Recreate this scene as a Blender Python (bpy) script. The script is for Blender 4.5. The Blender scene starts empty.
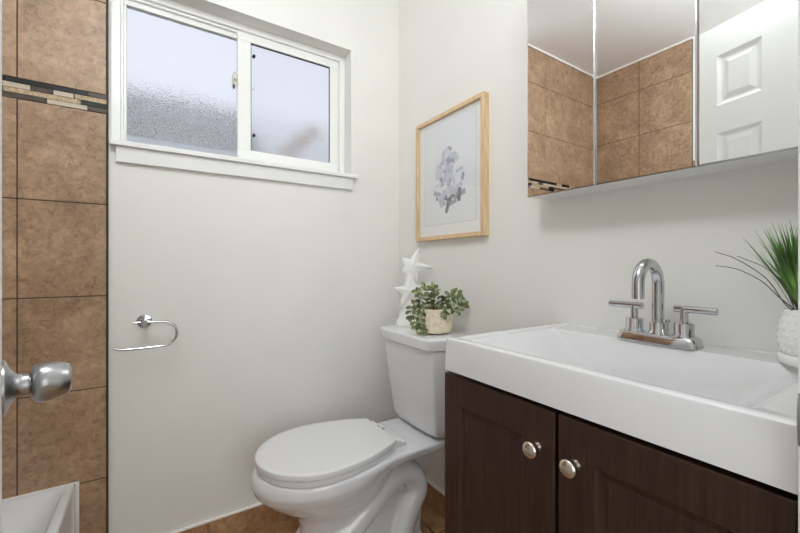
import bpy, bmesh, math, random
from mathutils import Vector, Matrix, Euler
R = math.radians
random.seed(7)
S = bpy.context.scene
COL = S.collection

# ------------------------------------------------------------------ camera, world, light, exposure
CAM_H = 1.085
cd = bpy.data.cameras.new('camera'); cam = bpy.data.objects.new('camera', cd); COL.objects.link(cam)
cam.location = (0, 0, CAM_H); cam.rotation_euler = (R(90), 0, R(-33.1))
cd.sensor_width = 36; cd.lens = 376 / 800 * 36; cd.shift_y = -0.00125; cd.clip_start = 0.01
S.camera = cam

w = bpy.data.worlds.new('overcast_sky'); S.world = w; w.use_nodes = True
bg = w.node_tree.nodes['Background']
bg.inputs['Color'].default_value = (0.88, 0.91, 1.0, 1); bg.inputs['Strength'].default_value = 1.03

S.view_settings.view_transform = 'Standard'; S.view_settings.look = 'None'
S.view_settings.gamma = 1; S.view_settings.use_curve_mapping = False
S.view_settings.exposure = 0.0
S.cycles.use_denoising = True
S.cycles.max_bounces = 12; S.cycles.diffuse_bounces = 9; S.cycles.glossy_bounces = 6
S.cycles.transmission_bounces = 8; S.cycles.sample_clamp_indirect = 4.0

def area_light(name, loc, rot, size, power, color=(1, 0.96, 0.9), shape='DISK', size_y=None):
    l = bpy.data.lights.new(name, 'AREA'); l.shape = shape; l.size = size
    if size_y: l.size_y = size_y
    l.energy = power; l.color = color
    o = bpy.data.objects.new(name, l); o.location = loc; o.rotation_euler = rot; COL.objects.link(o)
    return o
HALL_FILL_POWER, CEIL_FILL_POWER, VANITY_POWER = 25.0, 22.0, 0.35
area_light('hall_fill_light', (-0.20, -1.5, 1.35), (R(90), 0, R(-15)), 1.7, HALL_FILL_POWER, (0.90, 0.96, 1), 'SQUARE')  # unseen fill panel added in the hall, aimed level into the bathroom

# ------------------------------------------------------------------ room numbers
D = 1.62       # window wall
W = 1.05       # mirror wall
L = -0.99      # tub wall
Y0 = 0.104     # inner face of the door wall
H = 2.542

# ------------------------------------------------------------------ materials
def lin(c):
    return tuple(((v / 255) / 12.92 if v / 255 <= 0.04045 else ((v / 255 + 0.055) / 1.055) ** 2.4) for v in c) + (1,)
def mat(name, rgb=(200, 200, 200), rough=0.5, metal=0.0, spec=0.5, coat=0.0, **kw):
    m = bpy.data.materials.new(name); m.use_nodes = True
    p = m.node_tree.nodes['Principled BSDF']
    p.inputs['Base Color'].default_value = lin(rgb); p.inputs['Roughness'].default_value = rough
    p.inputs['Metallic'].default_value = metal; p.inputs['Specular IOR Level'].default_value = spec
    p.inputs['Coat Weight'].default_value = coat; p.inputs['Coat Roughness'].default_value = 0.05
    return m
def N(m, t): return m.node_tree.nodes.new(t)
def LK(m, a, b): m.node_tree.links.new(a, b)
def P(m): return m.node_tree.nodes['Principled BSDF']
def coords(m, scale=(1, 1, 1)):
    tc = N(m, 'ShaderNodeTexCoord'); mp = N(m, 'ShaderNodeMapping')
    mp.inputs['Scale'].default_value = scale
    LK(m, tc.outputs['Object'], mp.inputs['Vector']); return mp.outputs['Vector']
def noise(m, vec, scale, detail=4, rough=0.5, dist=0.0):
    n = N(m, 'ShaderNodeTexNoise'); n.inputs['Scale'].default_value = scale
    n.inputs['Detail'].default_value = detail; n.inputs['Roughness'].default_value = rough
    n.inputs['Distortion'].default_value = dist
    LK(m, vec, n.inputs['Vector']); return n.outputs['Fac']
def ramp(m, fac, stops):
    r = N(m, 'ShaderNodeValToRGB'); e = r.color_ramp.elements
    while len(e) < len(stops): e.new(0.5)
    for el, (pos, c) in zip(e, stops):
        el.position = pos; el.color = lin(c) if len(c) == 3 else c
    LK(m, fac, r.inputs['Fac']); return r.outputs['Color']
def bump(m, h, strength, dist=0.001):
    b = N(m, 'ShaderNodeBump'); b.inputs['Strength'].default_value = strength; b.inputs['Distance'].default_value = dist
    LK(m, h, b.inputs['Height']); LK(m, b.outputs['Normal'], P(m).inputs['Normal']); return b
def mixc(m, fac, a, b, mode='MIX'):
    x = N(m, 'ShaderNodeMix'); x.data_type = 'RGBA'; x.blend_type = mode
    if isinstance(fac, float): x.inputs[0].default_value = fac
    else: LK(m, fac, x.inputs[0])
    for k, v in ((6, a), (7, b)):
        if isinstance(v, tuple): x.inputs[k].default_value = v
        else: LK(m, v, x.inputs[k])
    return x.outputs[2]

def paint(name, rgb, rough=0.55, b=0.15):
    m = mat(name, rgb, rough); v = coords(m); n = noise(m, v, 160, 3); bump(m, n, b, 0.0006)
    n2 = noise(m, v, 2.5, 2)
    c = ramp(m, n2, [(0.35, tuple(int(x * 0.985) for x in rgb)), (0.65, rgb)]); LK(m, c, P(m).inputs['Base Color']); return m
M_wall = paint('wall_paint', (234, 233, 229))
M_ceil = paint('ceiling_paint', (246, 246, 247), 0.7)
M_trim = mat('trim_paint', (232, 232, 231), 0.35)
M_vinyl = mat('window_vinyl', (240, 240, 238), 0.3)
M_caulk = mat('white_caulk', (240, 236, 230), 0.5)

def tile_mat(name, dark, mid, light, joint=False):
    m = mat(name, mid, 0.42); v = coords(m)
    a = noise(m, v, 9, 6, 0.62, 0.6); b = noise(m, v, 50, 7, 0.75, 0.6); 
    c1 = ramp(m, a, [(0.32, dark), (0.5, mid), (0.7, light)])
    c2 = ramp(m, b, [(0.32, (176, 168, 160)), (0.46, (216, 214, 211)), (0.58, (235, 235, 233)), (0.70, (255, 255, 250))])
    c = mixc(m, 1.0, c1, c2, 'MULTIPLY')
    # small dark worm-like veins
    vo = N(m, 'ShaderNodeTexVoronoi'); vo.feature = 'DISTANCE_TO_EDGE'; vo.inputs['Scale'].default_value = 34
    nd = N(m, 'ShaderNodeTexNoise'); nd.inputs['Scale'].default_value = 22; nd.inputs['Detail'].default_value = 4
    LK(m, v, nd.inputs['Vector'])
    va = N(m, 'ShaderNodeMixRGB') if False else None
    ad = N(m, 'ShaderNodeVectorMath'); ad.operation = 'MULTIPLY_ADD'
    LK(m, nd.outputs['Color'], ad.inputs[0]); ad.inputs[1].default_value = (0.12, 0.12, 0.12); LK(m, v, ad.inputs[2])
    LK(m, ad.outputs[0], vo.inputs['Vector'])
    vein = ramp(m, vo.outputs['Distance'], [(0.0, (255, 255, 255)), (0.05, (0, 0, 0))])
    patch = ramp(m, noise(m, v, 7, 3), [(0.46, (0, 0, 0)), (0.62, (190, 190, 190))])
    k = mixc(m, 1.0, vein, patch, 'MULTIPLY')
    bw = N(m, 'ShaderNodeRGBToBW'); LK(m, k, bw.inputs[0])
    c = mixc(m, bw.outputs[0], c, lin(tuple(int(x * 0.62) for x in mid)))
    LK(m, c, P(m).inputs['Base Color']); bump(m, b, 0.25, 0.001)
    return m
M_tile = tile_mat('brown_wall_tile', (170, 137, 109), (190, 156, 126), (208, 175, 145))
M_ftile = tile_mat('brown_floor_tile', (170, 126, 86), (194, 149, 108), (214, 174, 136))
M_grout = mat('dark_grout', (74, 60, 50), 0.85)
M_fgrout = mat('floor_grout', (112, 90, 72), 0.9)
M_mdark = mat('mosaic_black_glass', (22, 21, 24), 0.18, spec=0.35)
M_mbrown = mat('mosaic_brown', (78, 64, 56), 0.3, spec=0.35)
M_mwhite = mat('mosaic_pale_stone', (190, 176, 158), 0.35)
M_mbeige = mat('mosaic_beige_stone', (176, 154, 118), 0.5)
v = coords(M_mbeige); LK(M_mbeige, ramp(M_mbeige, noise(M_mbeige, v, 260, 3), [(0.35, (140, 112, 78)), (0.6, (196, 178, 146))]), P(M_mbeige).inputs['Base Color'])

M_ceramic = mat('white_ceramic', (226, 227, 230), 0.10, spec=0.5, coat=0.6)
M_plastic = mat('white_seat_plastic', (228, 228, 229), 0.22)
M_sink = mat('white_cultured_marble', (219, 219, 221), 0.14, coat=0.4)
M_tub = mat('white_tub_enamel', (226, 228, 232), 0.18, coat=0.3)
M_chrome = mat('chrome', (198, 199, 202), 0.05, 1.0)
M_nickel = mat('brushed_nickel', (214, 206, 194), 0.24, 1.0)
M_satin = mat('satin_steel', (178, 178, 180), 0.28, 1.0)
M_mirror = mat('mirror_glass', (250, 251, 251), 0.0, 1.0)
M_medge = mat('bevelled_mirror_edge', (205, 208, 212), 0.12, 1.0)
M_black = mat('black_rubber', (28, 28, 32), 0.5)
M_gap = mat('dark_gap', (14, 12, 12), 0.8)

M_wood = mat('espresso_wood', (56, 42, 35), 0.36, spec=0.3)
v = coords(M_wood, (60, 60, 3)); g = noise(M_wood, v, 3, 5, 0.6)
LK(M_wood, ramp(M_wood, g, [(0.3, (42, 27, 20)), (0.55, (58, 39, 30)), (0.75, (70, 49, 38))]), P(M_wood).inputs['Base Color'])
bump(M_wood, g, 0.12, 0.0005)
M_oak = mat('light_oak', (220, 190, 150), 0.45)
v = coords(M_oak, (30, 30, 3)); g = noise(M_oak, v, 4, 4)
LK(M_oak, ramp(M_oak, g, [(0.3, (206, 172, 128)), (0.7, (232, 204, 166))]), P(M_oak).inputs['Base Color'])

M_mat = mat('white_mat_board', (238, 238, 236), 0.8)
M_paper = mat('print_paper', (232, 233, 235), 0.8)
M_ink = [mat('ink_%s' % n, c, 0.8) for n, c in (('pale', (216, 217, 226)), ('light', (202, 204, 214)), ('mid', (170, 171, 178)), ('dark', (126, 126, 132)))]
M_line = mat('mat_bevel_line', (186, 187, 190), 0.8)
M_pglass = mat('picture_glass', (255, 255, 255), 0.0)
p = P(M_pglass); nt = M_pglass.node_tree
tr = N(M_pglass, 'ShaderNodeBsdfTransparent'); gl = N(M_pglass, 'ShaderNodeBsdfGlossy'); gl.inputs['Roughness'].default_value = 0.0
fr = N(M_pglass, 'ShaderNodeFresnel'); fr.inputs['IOR'].default_value = 1.5; mx = N(M_pglass, 'ShaderNodeMixShader')
ge = N(M_pglass, 'ShaderNodeNewGeometry'); mt_ = N(M_pglass, 'ShaderNodeMath'); mt_.operation = 'SUBTRACT'; mt_.inputs[0].default_value = 1.0
ml_ = N(M_pglass, 'ShaderNodeMath'); ml_.operation = 'MULTIPLY'; ml2_ = N(M_pglass, 'ShaderNodeMath'); ml2_.operation = 'MULTIPLY'; ml2_.inputs[1].default_value = 1.9; ml2_.use_clamp = True
LK(M_pglass, ge.outputs['Backfacing'], mt_.inputs[1]); LK(M_pglass, mt_.outputs[0], ml_.inputs[0]); LK(M_pglass, fr.outputs[0], ml_.inputs[1]); LK(M_pglass, ml_.outputs[0], ml2_.inputs[0]); LK(M_pglass, ml2_.outputs[0], mx.inputs[0]); LK(M_pglass, tr.outputs[0], mx.inputs[1]); LK(M_pglass, gl.outputs[0], mx.inputs[2])
LK(M_pglass, mx.outputs[0], nt.nodes['Material Output'].inputs['Surface'])

def frost(name, rough, drops):
    m = mat(name, (250, 251, 255), rough); P(m).inputs['Transmission Weight'].default_value = 1.0; P(m).inputs['IOR'].default_value = 1.25
    v = coords(m)
    sx = N(m, 'ShaderNodeSeparateXYZ'); LK(m, v, sx.inputs[0])
    def zramp(z0, z1, a, b_):
        r = N(m, 'ShaderNodeMapRange'); r.inputs['From Min'].default_value = z0; r.inputs['From Max'].default_value = z1
        r.inputs['To Min'].default_value = a; r.inputs['To Max'].default_value = b_; r.interpolation_type = 'SMOOTHSTEP'
        LK(m, sx.outputs['Z'], r.inputs['Value']); return r.outputs[0]
    if drops:
        vo = N(m, 'ShaderNodeTexVoronoi'); vo.inputs['Scale'].default_value = 170; LK(m, v, vo.inputs['Vector'])
        mu = N(m, 'ShaderNodeMath'); mu.operation = 'MULTIPLY'; LK(m, vo.outputs['Distance'], mu.inputs[0]); LK(m, zramp(DROP0, DROP1, 1.0, 0.15), mu.inputs[1])
        bump(m, mu.outputs[0], 1.0, 0.008)
    else:
        mp = coords(m, (1, 1, 0.10)); n = noise(m, mp, 90, 3); bump(m, n, 0.4, 0.004)
    # film of fine condensation that scatters daylight, thickest along the lower edge
    tl = N(m, 'ShaderNodeBsdfTranslucent'); tl.inputs['Color'].default_value = (0.96, 0.98, 1, 1)
    ms = N(m, 'ShaderNodeMixShader'); out = m.node_tree.nodes['Material Output']
    if drops:
        def math2(op, a, b_):
            q = N(m, 'ShaderNodeMath'); q.operation = op; q.use_clamp = True
            for k_, x_ in enumerate((a, b_)):
                if isinstance(x_, float): q.inputs[k_].default_value = x_
                else: LK(m, x_, q.inputs[k_])
            return q.outputs[0]
        vd = N(m, 'ShaderNodeTexVoronoi'); vd.inputs['Scale'].default_value = 230; LK(m, v, vd.inputs['Vector'])
        bwv = N(m, 'ShaderNodeRGBToBW'); LK(m, vd.outputs['Color'], bwv.inputs[0])
        spots = math2('MULTIPLY', math2('GREATER_THAN', bwv.outputs[0], 0.52), zramp(1.66, 1.79, 0.50, 0.0))
        film = math2('MAXIMUM', zramp(1.64, 1.80, 0.20, 0.06), zramp(1.562, 1.585, 0.85, 0.0))
        LK(m, math2('MAXIMUM', film, spots), ms.inputs[0])
    else:
        LK(m, zramp(FILM0 + .02, FILM1 + .22, 0.35, 0.10), ms.inputs[0])
    LK(m, P(m).outputs[0], ms.inputs[1]); LK(m, tl.outputs[0], ms.inputs[2]); LK(m, ms.outputs[0], out.inputs['Surface'])
    return m
DROP0, DROP1, FILM0, FILM1 = 1.63, 1.82, 1.565, 1.60
M_gl_l = frost('frosted_glass_with_droplets', 0.24, True)
M_gl_r = frost('frosted_glass_streaked', 0.22, False)

def leafmat(name, cols, scale):
    m = mat(name, cols[1], 0.45); v = coords(m)
    LK(m, ramp(m, noise(m, v, scale, 2), [(0.35, cols[0]), (0.55, cols[1]), (0.72, cols[2])]), P(m).inputs['Base Color']); return m
M_leaf = leafmat('variegated_leaf', ((96, 108, 70), (134, 144, 98), (206, 206, 166)), 70)
M_leaf2 = leafmat('olive_leaf', ((74, 84, 56), (104, 118, 76), (146, 158, 108)), 60)
M_stem = mat('stem_green', (112, 112, 66), 0.6)
M_grass = leafmat('grass_blade_green', ((58, 98, 36), (98, 146, 58), (150, 186, 98)), 14)
M_grassd = mat('dry_grass_blade', (84, 76, 56), 0.55)
M_soil = mat('potting_soil', (58, 46, 36), 0.95)
M_pot = mat('cream_stoneware', (236, 226, 202), 0.6)
v = coords(M_pot); LK(M_pot, ramp(M_pot, noise(M_pot, v, 90, 4), [(0.35, (222, 206, 174)), (0.65, (240, 230, 208))]), P(M_pot).inputs['Base Color'])
M_wpot = mat('white_glazed_pot', (240, 240, 238), 0.2, coat=0.3)
M_plaster = mat('white_plaster', (236, 236, 234), 0.7)
v = coords(M_plaster); bump(M_plaster, noise(M_plaster, v, 220, 4), 0.5, 0.001)
M_hedge = leafmat('hedge_green', ((46, 56, 36), (84, 94, 66), (120, 128, 96)), 6)
M_ground = mat('outdoor_concrete', (150, 148, 142), 0.9)
M_tan = mat('tan_timber', (205, 178, 150), 0.8)
M_hfloor = mat('hall_floor_wood', (150, 122, 92), 0.5)
M_lamp = mat('lamp_glass', (255, 255, 255), 0.4)
P(M_lamp).inputs['Emission Color'].default_value = (1, 0.95, 0.88, 1); P(M_lamp).inputs['Emission Strength'].default_value = 2.0

# ------------------------------------------------------------------ mesh helpers
class MB:
    def __init__(s): s.bm = bmesh.new(); s.mi = 0; s.mats = []
    def m(s, material):
        if material not in s.mats: s.mats.append(material)
        s.mi = s.mats.index(material); return s
    def face(s, vs):
        try:
            f = s.bm.faces.new(vs); f.material_index = s.mi; return f
        except ValueError: return None
    def box(s, x0, x1, y0, y1, z0, z1, M=None):
        vs = [Vector((x, y, z)) for z in (z0, z1) for (x, y) in ((x0, y0), (x1, y0), (x1, y1), (x0, y1))]
        if M: vs = [M @ q for q in vs]
        b = [s.bm.verts.new(q) for q in vs]
        for f in ((3, 2, 1, 0), (4, 5, 6, 7), (0, 1, 5, 4), (1, 2, 6, 5), (2, 3, 7, 6), (3, 0, 4, 7)): s.face([b[i] for i in f])
        return s
    def rings(s, rings, cap0=True, cap1=True, closed=True):
        R_ = [[s.bm.verts.new(q) for q in r] for r in rings]
        n = len(R_[0])
        for a, b in zip(R_, R_[1:]):
            for i in range(n if closed else n - 1):
                j = (i + 1) % n; s.face([a[i], a[j], b[j], b[i]])
        if cap0: s.face(R_[0][::-1])
        if cap1: s.face(R_[-1])
        return s
    def lathe(s, prof, seg=32, M=None, cap0=True, cap1=True, sx=1, sy=1):
        rr = []
        for r, z in prof:
            r = max(r, 1e-5)
            ring = [Vector((r * sx * math.cos(2 * math.pi * i / seg), r * sy * math.sin(2 * math.pi * i / seg), z)) for i in range(seg)]
            if M: ring = [M @ q for q in ring]
            rr.append(ring)
        return s.rings(rr, cap0, cap1)
    def tube(s, pts, rad, seg=14, flat=1.0):
        pts = [Vector(q) for q in pts]; n = len(pts)
        rads = rad if isinstance(rad, (list, tuple)) else [rad] * n
        rr = []; up = None
        for i, q in enumerate(pts):
            t = (pts[min(i + 1, n - 1)] - pts[max(i - 1, 0)]).normalized()
            if up is None:
                up = t.orthogonal().normalized()
            else:
                up = (up - t * up.dot(t)).normalized()
            sd = t.cross(up)
            rr.append([q + (up * math.cos(2 * math.pi * k / seg) + sd * math.sin(2 * math.pi * k / seg) * flat) * rads[i] for k in range(seg)])
        return s.rings(rr)
    def build(s, name, parent=None, bevel=0, seg=2, smooth=True, angle=40, loc=None):
        bmesh.ops.recalc_face_normals(s.bm, faces=s.bm.faces)
        me = bpy.data.meshes.new(name); s.bm.to_mesh(me); s.bm.free()
        for x in s.mats: me.materials.append(x)
        if smooth:
            me.shade_smooth(); me.set_sharp_from_angle(angle=R(angle))
        o = bpy.data.objects.new(name, me); COL.objects.link(o)
        if parent: o.parent = parent; o.matrix_parent_inverse = Matrix.Identity(4)
        if loc: o.location = loc
        if bevel:
            b = o.modifiers.new('bevel', 'BEVEL'); b.width = bevel; b.segments = seg; b.limit_method = 'ANGLE'; b.angle_limit = R(35); b.harden_normals = False
        return o
def mb(material): return MB().m(material)
def spline(pts, n=8):
    pts = [Vector(q) for q in pts]; out = []
    P_ = [pts[0] * 2 - pts[1]] + pts + [pts[-1] * 2 - pts[-2]]
    for i in range(1, len(P_) - 2):
        a, b, c, d = P_[i - 1:i + 3]
        for k in range(n):
            t = k / n
            out.append(0.5 * ((2 * b) + (c - a) * t + (2 * a - 5 * b + 4 * c - d) * t * t + (3 * b - a - 3 * c + d) * t ** 3))
    out.append(pts[-1]); return out
def empty(name, loc=(0, 0, 0), rz=0):
    o = bpy.data.objects.new(name, None); o.location = loc; o.rotation_euler = (0, 0, rz); o.empty_display_size = 0.05; COL.objects.link(o); return o
def tag(o, label, cat, group=None):
    o['label'] = label; o['category'] = cat
    if group: o['group'] = group
    return o
def struct(o, label=None):
    o['kind'] = 'structure'
    if label: o['label'] = label
    return o
def rect_member_frame(b, x0, x1, z0, z1, wl, wr, wb, wt, ya, yb):
    b.box(x0, x1, ya, yb, z1 - wt, z1); b.box(x0, x1, ya, yb, z0, z0 + wb)
    b.box(x0, x0 + wl, ya, yb, z0 + wb, z1 - wt); b.box(x1 - wr, x1, ya, yb, z0 + wb, z1 - wt)

# ------------------------------------------------------------------ structure
WX0, WX1, WZ0, WZ1 = -0.132, 0.779, 1.497, 2.105
b = mb(M_wall)
b.box(L - 0.12, WX0, D, D + 0.16, 0, H + .1); b.box(WX1, W + 0.12, D, D + 0.16, 0, H + .1)
b.box(WX0, WX1, D, D + 0.16, 0, WZ0); b.box(WX0, WX1, D, D + 0.16, WZ1, H + .1)
wall_back = struct(b.build('wall_back', smooth=False), 'off white painted wall with the window')
wall_right = struct(mb(M_wall).box(W, W + 0.12, -0.02, D, 0, H + .1).build('wall_right', smooth=False))
wall_left = struct(mb(M_wall).box(L - 0.12, L, -0.02, D, 0, H + .1).build('wall_left', smooth=False))
DX0, DX1, DZ = -0.030, 0.575, 2.135
b = mb(M_wall)
b.box(L, DX0 - 0.02, -0.02, Y0, 0, H + .1); b.box(DX1 + 0.02, W, -0.02, Y0, 0, H + .1); b.box(DX0 - 0.02, DX1 + 0.02, -0.02, Y0, DZ + .02, H + .1)
wall_front = struct(b.build('wall_front', smooth=False))
b = mb(M_trim)
b.box(DX1, DX1 + 0.02, -0.02, Y0 + .0004, 0, DZ); b.box(DX0 - 0.02, DX0, -0.02, Y0 + .0004, 0, DZ); b.box(DX0 - 0.02, DX1 + .02, -0.02, Y0 + .0004, DZ, DZ + .02)
b.box(DX1, DX1 + 0.08, -0.035, -0.02, 0, DZ + .08); b.box(DX0 - 0.08, DX0, -0.035, -0.02, 0, DZ + .08); b.box(DX0, DX1, -0.035, -0.02, DZ, DZ + .08)
door_frame = struct(b.build('trim_1', smooth=False, bevel=.0015), 'white painted door jamb and casing')
# strike plate with a curved lip
b = mb(M_satin)
b.box(DX1 - 0.0006, DX1, 0.035, 0.100, 0.895, 0.950)
b.rings([[Vector((DX1 - 0.0004 - 0.0050 * math.sin(math.pi * k / 12) ** .7, y, 0.893 + 0.056 * k / 12)) for k in range(13)] + [Vector((DX1, y, 0.949)), Vector((DX1, y, 0.893))] for y in (0.094, 0.1042)])
b.build('strike_plate', door_frame, smooth=False)

# floor: tiles as one mesh
b = mb(M_fgrout); b.box(L, W, -0.02, D, -0.06, -0.003)
b.m(M_ftile)
T = 0.308
fx = [W - 0.10 - T * k for k in range(8)]; 
y = D - 0.12
ys = [D] + [D - 0.12 - T * k for k in range(6)]; xs = [W] + fx
for i in range(len(xs) - 1):
    for j in range(len(ys) - 1):
        x1, x0 = xs[i], max(xs[i + 1], L); y1, y0 = ys[j], max(ys[j + 1], -0.02)
        if x1 - x0 > .01 and y1 - y0 > .01: b.box(x0 + .003, x1 - .003, y0 + .003, y1 - .003, -0.006, 0)
floor = struct(b.build('floor', smooth=False, bevel=.0015), 'brown ceramic tile floor')
b = mb(M_ceil); b.box(L - .12, W + .12, -0.02, D + 0.16, H, H + .1)
ceiling = struct(b.build('ceiling', smooth=False))
# white caulk bead round the ceiling above the tiles
b = mb(M_caulk); b.box(L, -0.137, D - .014, D, H - .012, H); b.box(L, L + .014, .99, D - .014, H - .012, H)
struct(b.build('trim_2', smooth=False), 'thin white caulk bead where tiled walls meet the ceiling')

# tile cladding
ZJ = [0.059, 0.367, 0.675, 0.983, 1.291, 1.599]
ZJ2 = [1.662, 1.973, 2.298, H - .012]
BAND = (1.599, 1.662)
TE = -0.137                      # right edge of the tiling on the window wall
XJ = [TE, -0.355, -0.663, L + .009]
g = 0.0016; th = 0.009
def clad(axis, joints, zrows):
    """tile boxes; axis 'y' = on window wall (joints are x), axis 'x' = on left wall (joints are y)"""
    b = mb(M_tile)
    for a1, a0 in zip(joints, joints[1:]):
        for z0, z1 in zip(zrows, zrows[1:]):
            if axis == 'y': b.box(a0 + g, a1 - g, D - th, D, z0 + g, z1 - g)
            else: b.box(L, L + th, a0 + g, a1 - g, z0 + g, z1 - g)
    b.m(M_grout)
    lo, hi = min(joints), max(joints)
    if axis == 'y': b.box(lo, hi, D - th + .0015, D + .001, zrows[0], zrows[-1])
    else: b.box(L - .001, L + th - .0015, lo, hi, zrows[0], zrows[-1])
    return b
for rows in (ZJ, ZJ2):
    clad('y', XJ, rows).build('wall_tiles', wall_back, bevel=.0012, smooth=False)['kind'] = 'structure'
YJ = [D - th, 1.305, 0.990, 0.675, 0.36, Y0]
clad('x', YJ, ZJ).build('wall_tiles', wall_left, bevel=.0012, smooth=False)['kind'] = 'structure'
clad('x', YJ[:3], [1.662, 2.006, 2.325, H - .012]).build('wall_tiles', wall_left, bevel=.0012, smooth=False)['kind'] = 'structure'
clad('x', [0.990, 0.675, 0.36, Y0], [1.662, 1.752]).build('wall_tiles', wall_left, bevel=.0012, smooth=False)['kind'] = 'structure'
# dark metal edge trim beside the tiles
b = mb(M_grout); b.box(TE, TE + .0045, D - th - .001, D, 0, H - .012)
b.build('edge_trim', wall_back, smooth=False)['kind'] = 'structure'
# mosaic accent band
def px_x(px, yy):                # pixel column -> x on the plane y = yy
    u = (px - 400) / 376
    dx = .546 + .838 * u; dy = .838 - .546 * u
    return dx / dy * yy
rows = [[('k', 3, 88.5), ('n', 89, 107)],
        [('w', 3, 30.5), ('n', 31.3, 52.8), ('w', 53.6, 73.8), ('b', 74.8, 107)],
        [('b', 3, 81), ('k', 81.7, 107)],
        [('n', 3, 46.3), ('w', 47.2, 87.7), ('n', 88.5, 107)]]
MM = {'k': M_mdark, 'n': M_mbrown, 'w': M_mwhite, 'b': M_mbeige}
b = mb(M_grout); b.box(L + .002, TE, D - th + .002, D + .001, *BAND)
rh = (BAND[1] - BAND[0]) / 4
for r, row in enumerate(rows):
    z1 = BAND[1] - r * rh - .0008; z0 = z1 - rh + .0016
    xl = None
    for c, a, e in row:
        x0, x1 = px_x(a, D - th), px_x(e, D - th)
        if xl is None: xl = x0
        x1 = min(x1, TE)
        b.m(MM[c]).box(x0 + .0006, x1 - .0006, D - th - .0005, D, z0, z1)
    k = 0
    while xl > L + .03:
        wd = random.choice((.06, .09, .13)); x0 = max(L + .01, xl - wd)
        b.m(MM['knwbkw'[(k * 3 + r * 2) % 6]]).box(x0 + .0006, xl - .0006, D - th - .0005, D, z0, z1); xl = x0; k += 1
b.build('mosaic_band', wall_back, smooth=False)['kind'] = 'structure'
b = mb(M_grout); b.box(L - .001, L + th - .002, Y0, D - th, *BAND)
for r in range(4):
    z1 = BAND[1] - r * rh - .0008; z0 = z1 - rh + .0016; yl = D - th; k = 0
    while yl > Y0 + .02:
        wd = random.choice((.06, .09, .13)); y0_ = max(Y0, yl - wd)
        b.m(MM['wknbwk'[(k * 5 + r * 2) % 6]]).box(L, L + th + .0005, y0_ + .0006, yl - .0006, z0, z1); yl = y0_; k += 1
b.build('mosaic_band', wall_left, smooth=False)['kind'] = 'structure'

# tile baseboards
def baseboard(name, axis, a0, a1, joints):
    b = mb(M_ftile); js = [a1] + joints + [a0]
    for e, s_ in zip(js, js[1:]):
        if axis == 'y': b.box(s_ + .0015, e - .0015, D - .010, D, 0, .098)
        else: b.box(W - .010, W, s_ + .0015, e - .0015, 0, .098)
    b.m(M_fgrout)
    if axis == 'y': b.box(a0, a1, D - .008, D, 0, .097)
    else: b.box(W - .008, W, a0, a1, 0, .097)
    b.m(M_caulk)
    if axis == 'y': b.box(a0, a1, D - .0115, D, .098, .1045)
    else: b.box(W - .0115, W, a0, a1, .098, .1045)
    return struct(b.build(name, smooth=False, bevel=.001), 'brown tile skirting with white caulk on top')
baseboard('baseboard_back', 'y', TE + .006, W - .010, [0.787, 0.479, 0.171])
baseboard('baseboard_right', 'x', 0.716, D - .012, [1.41, 1.102, .794])

# ------------------------------------------------------------------ window
win = struct(empty('window_1', ((WX0 + WX1) / 2, D, WZ0)), 'white vinyl sliding window with frosted panes')
wi = Vector(win.location)
def wb(b, name, parent=win, **k):
    lc = -wi if parent is win else None
    o = b.build(name, parent, loc=lc, **k); return o
FY = 1.700
b = mb(M_vinyl)
SZ = 1.5155
rect_member_frame(b, WX0, WX1, SZ - .004, WZ1, .028, .026, .022, .026, FY - .008, FY + .07)
rect_member_frame(b, WX0 + .028, WX1 - .026, SZ + .018, WZ1 - .026, .008, .008, .008, .010, FY + .004, FY + .06)
wb(b, 'window_frame', bevel=.002, smooth=False)
# fixed pane (left) and its slim stop
b = mb(M_vinyl); rect_member_frame(b, WX0 + .036, .300, SZ + .026, WZ1 - .036, .008, .004, .004, .020, FY + .016, FY + .04)
fs = wb(b, 'fixed_sash', bevel=.0015, smooth=False)
b = mb(M_gl_l); b.box(WX0 + .040, .300, FY + .026, FY + .030, SZ + .028, WZ1 - .050); b.build('glass_pane', fs, smooth=False)
# sliding sash (right)
b = mb(M_vinyl); rect_member_frame(b, .291, WX1 - .034, SZ + .016, WZ1 - .036, .053, .040, .046, .030, FY - .004, FY + .018)
ss = wb(b, 'sliding_sash', bevel=.002, smooth=False)
b = mb(M_gl_r); b.box(.342, WX1 - .072, FY + .006, FY + .010, SZ + .06, WZ1 - .064); b.build('glass_pane', ss, smooth=False)
b = mb(M_black); b.box(.3445, .3475, FY + .003, FY + .006, SZ + .062, WZ1 - .066); b.box(.3475, WX1 - .076, FY + .003, FY + .006, WZ1 - .0695, WZ1 - .0665); b.box(WX1 - .0765, WX1 - .0735, FY + .003, FY + .006, SZ + .066, WZ1 - .07)
b.build('glazing_seal', ss, smooth=False)
b = mb(M_black); b.box(.299, .303, FY + .001, FY + .02, SZ + .03, WZ1 - .05) if False else None
for z in (1.985, 1.645):
    mb(M_black).lathe([(.0065, 0), (.0065, .012), (.004, .015)], 16, Matrix.Translation((.357, FY + .006, z)) @ Matrix.Rotation(R(90), 4, 'X')).build('bumper', ss)
b = mb(M_nickel); b.lathe([(.004, 0), (.004, .005)], 12, Matrix.Translation((.356, FY + .006, 1.846)) @ Matrix.Rotation(R(90), 4, 'X')); b.build('screw', ss)
# latch
b = mb(M_nickel)
b.rings([[Vector((.279 + .008 * math.cos(a) * k, FY - .004 - q, 1.862 + .032 * math.sin(a) * k)) for a in [2 * math.pi * i / 20 for i in range(20)]] for q, k in ((-.02, 1), (.008, 1), (.013, .8))])
b.box(.274, .284, FY - .03, FY - .012, 1.855, 1.872)
b.build('latch', ss, bevel=.001)
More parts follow.
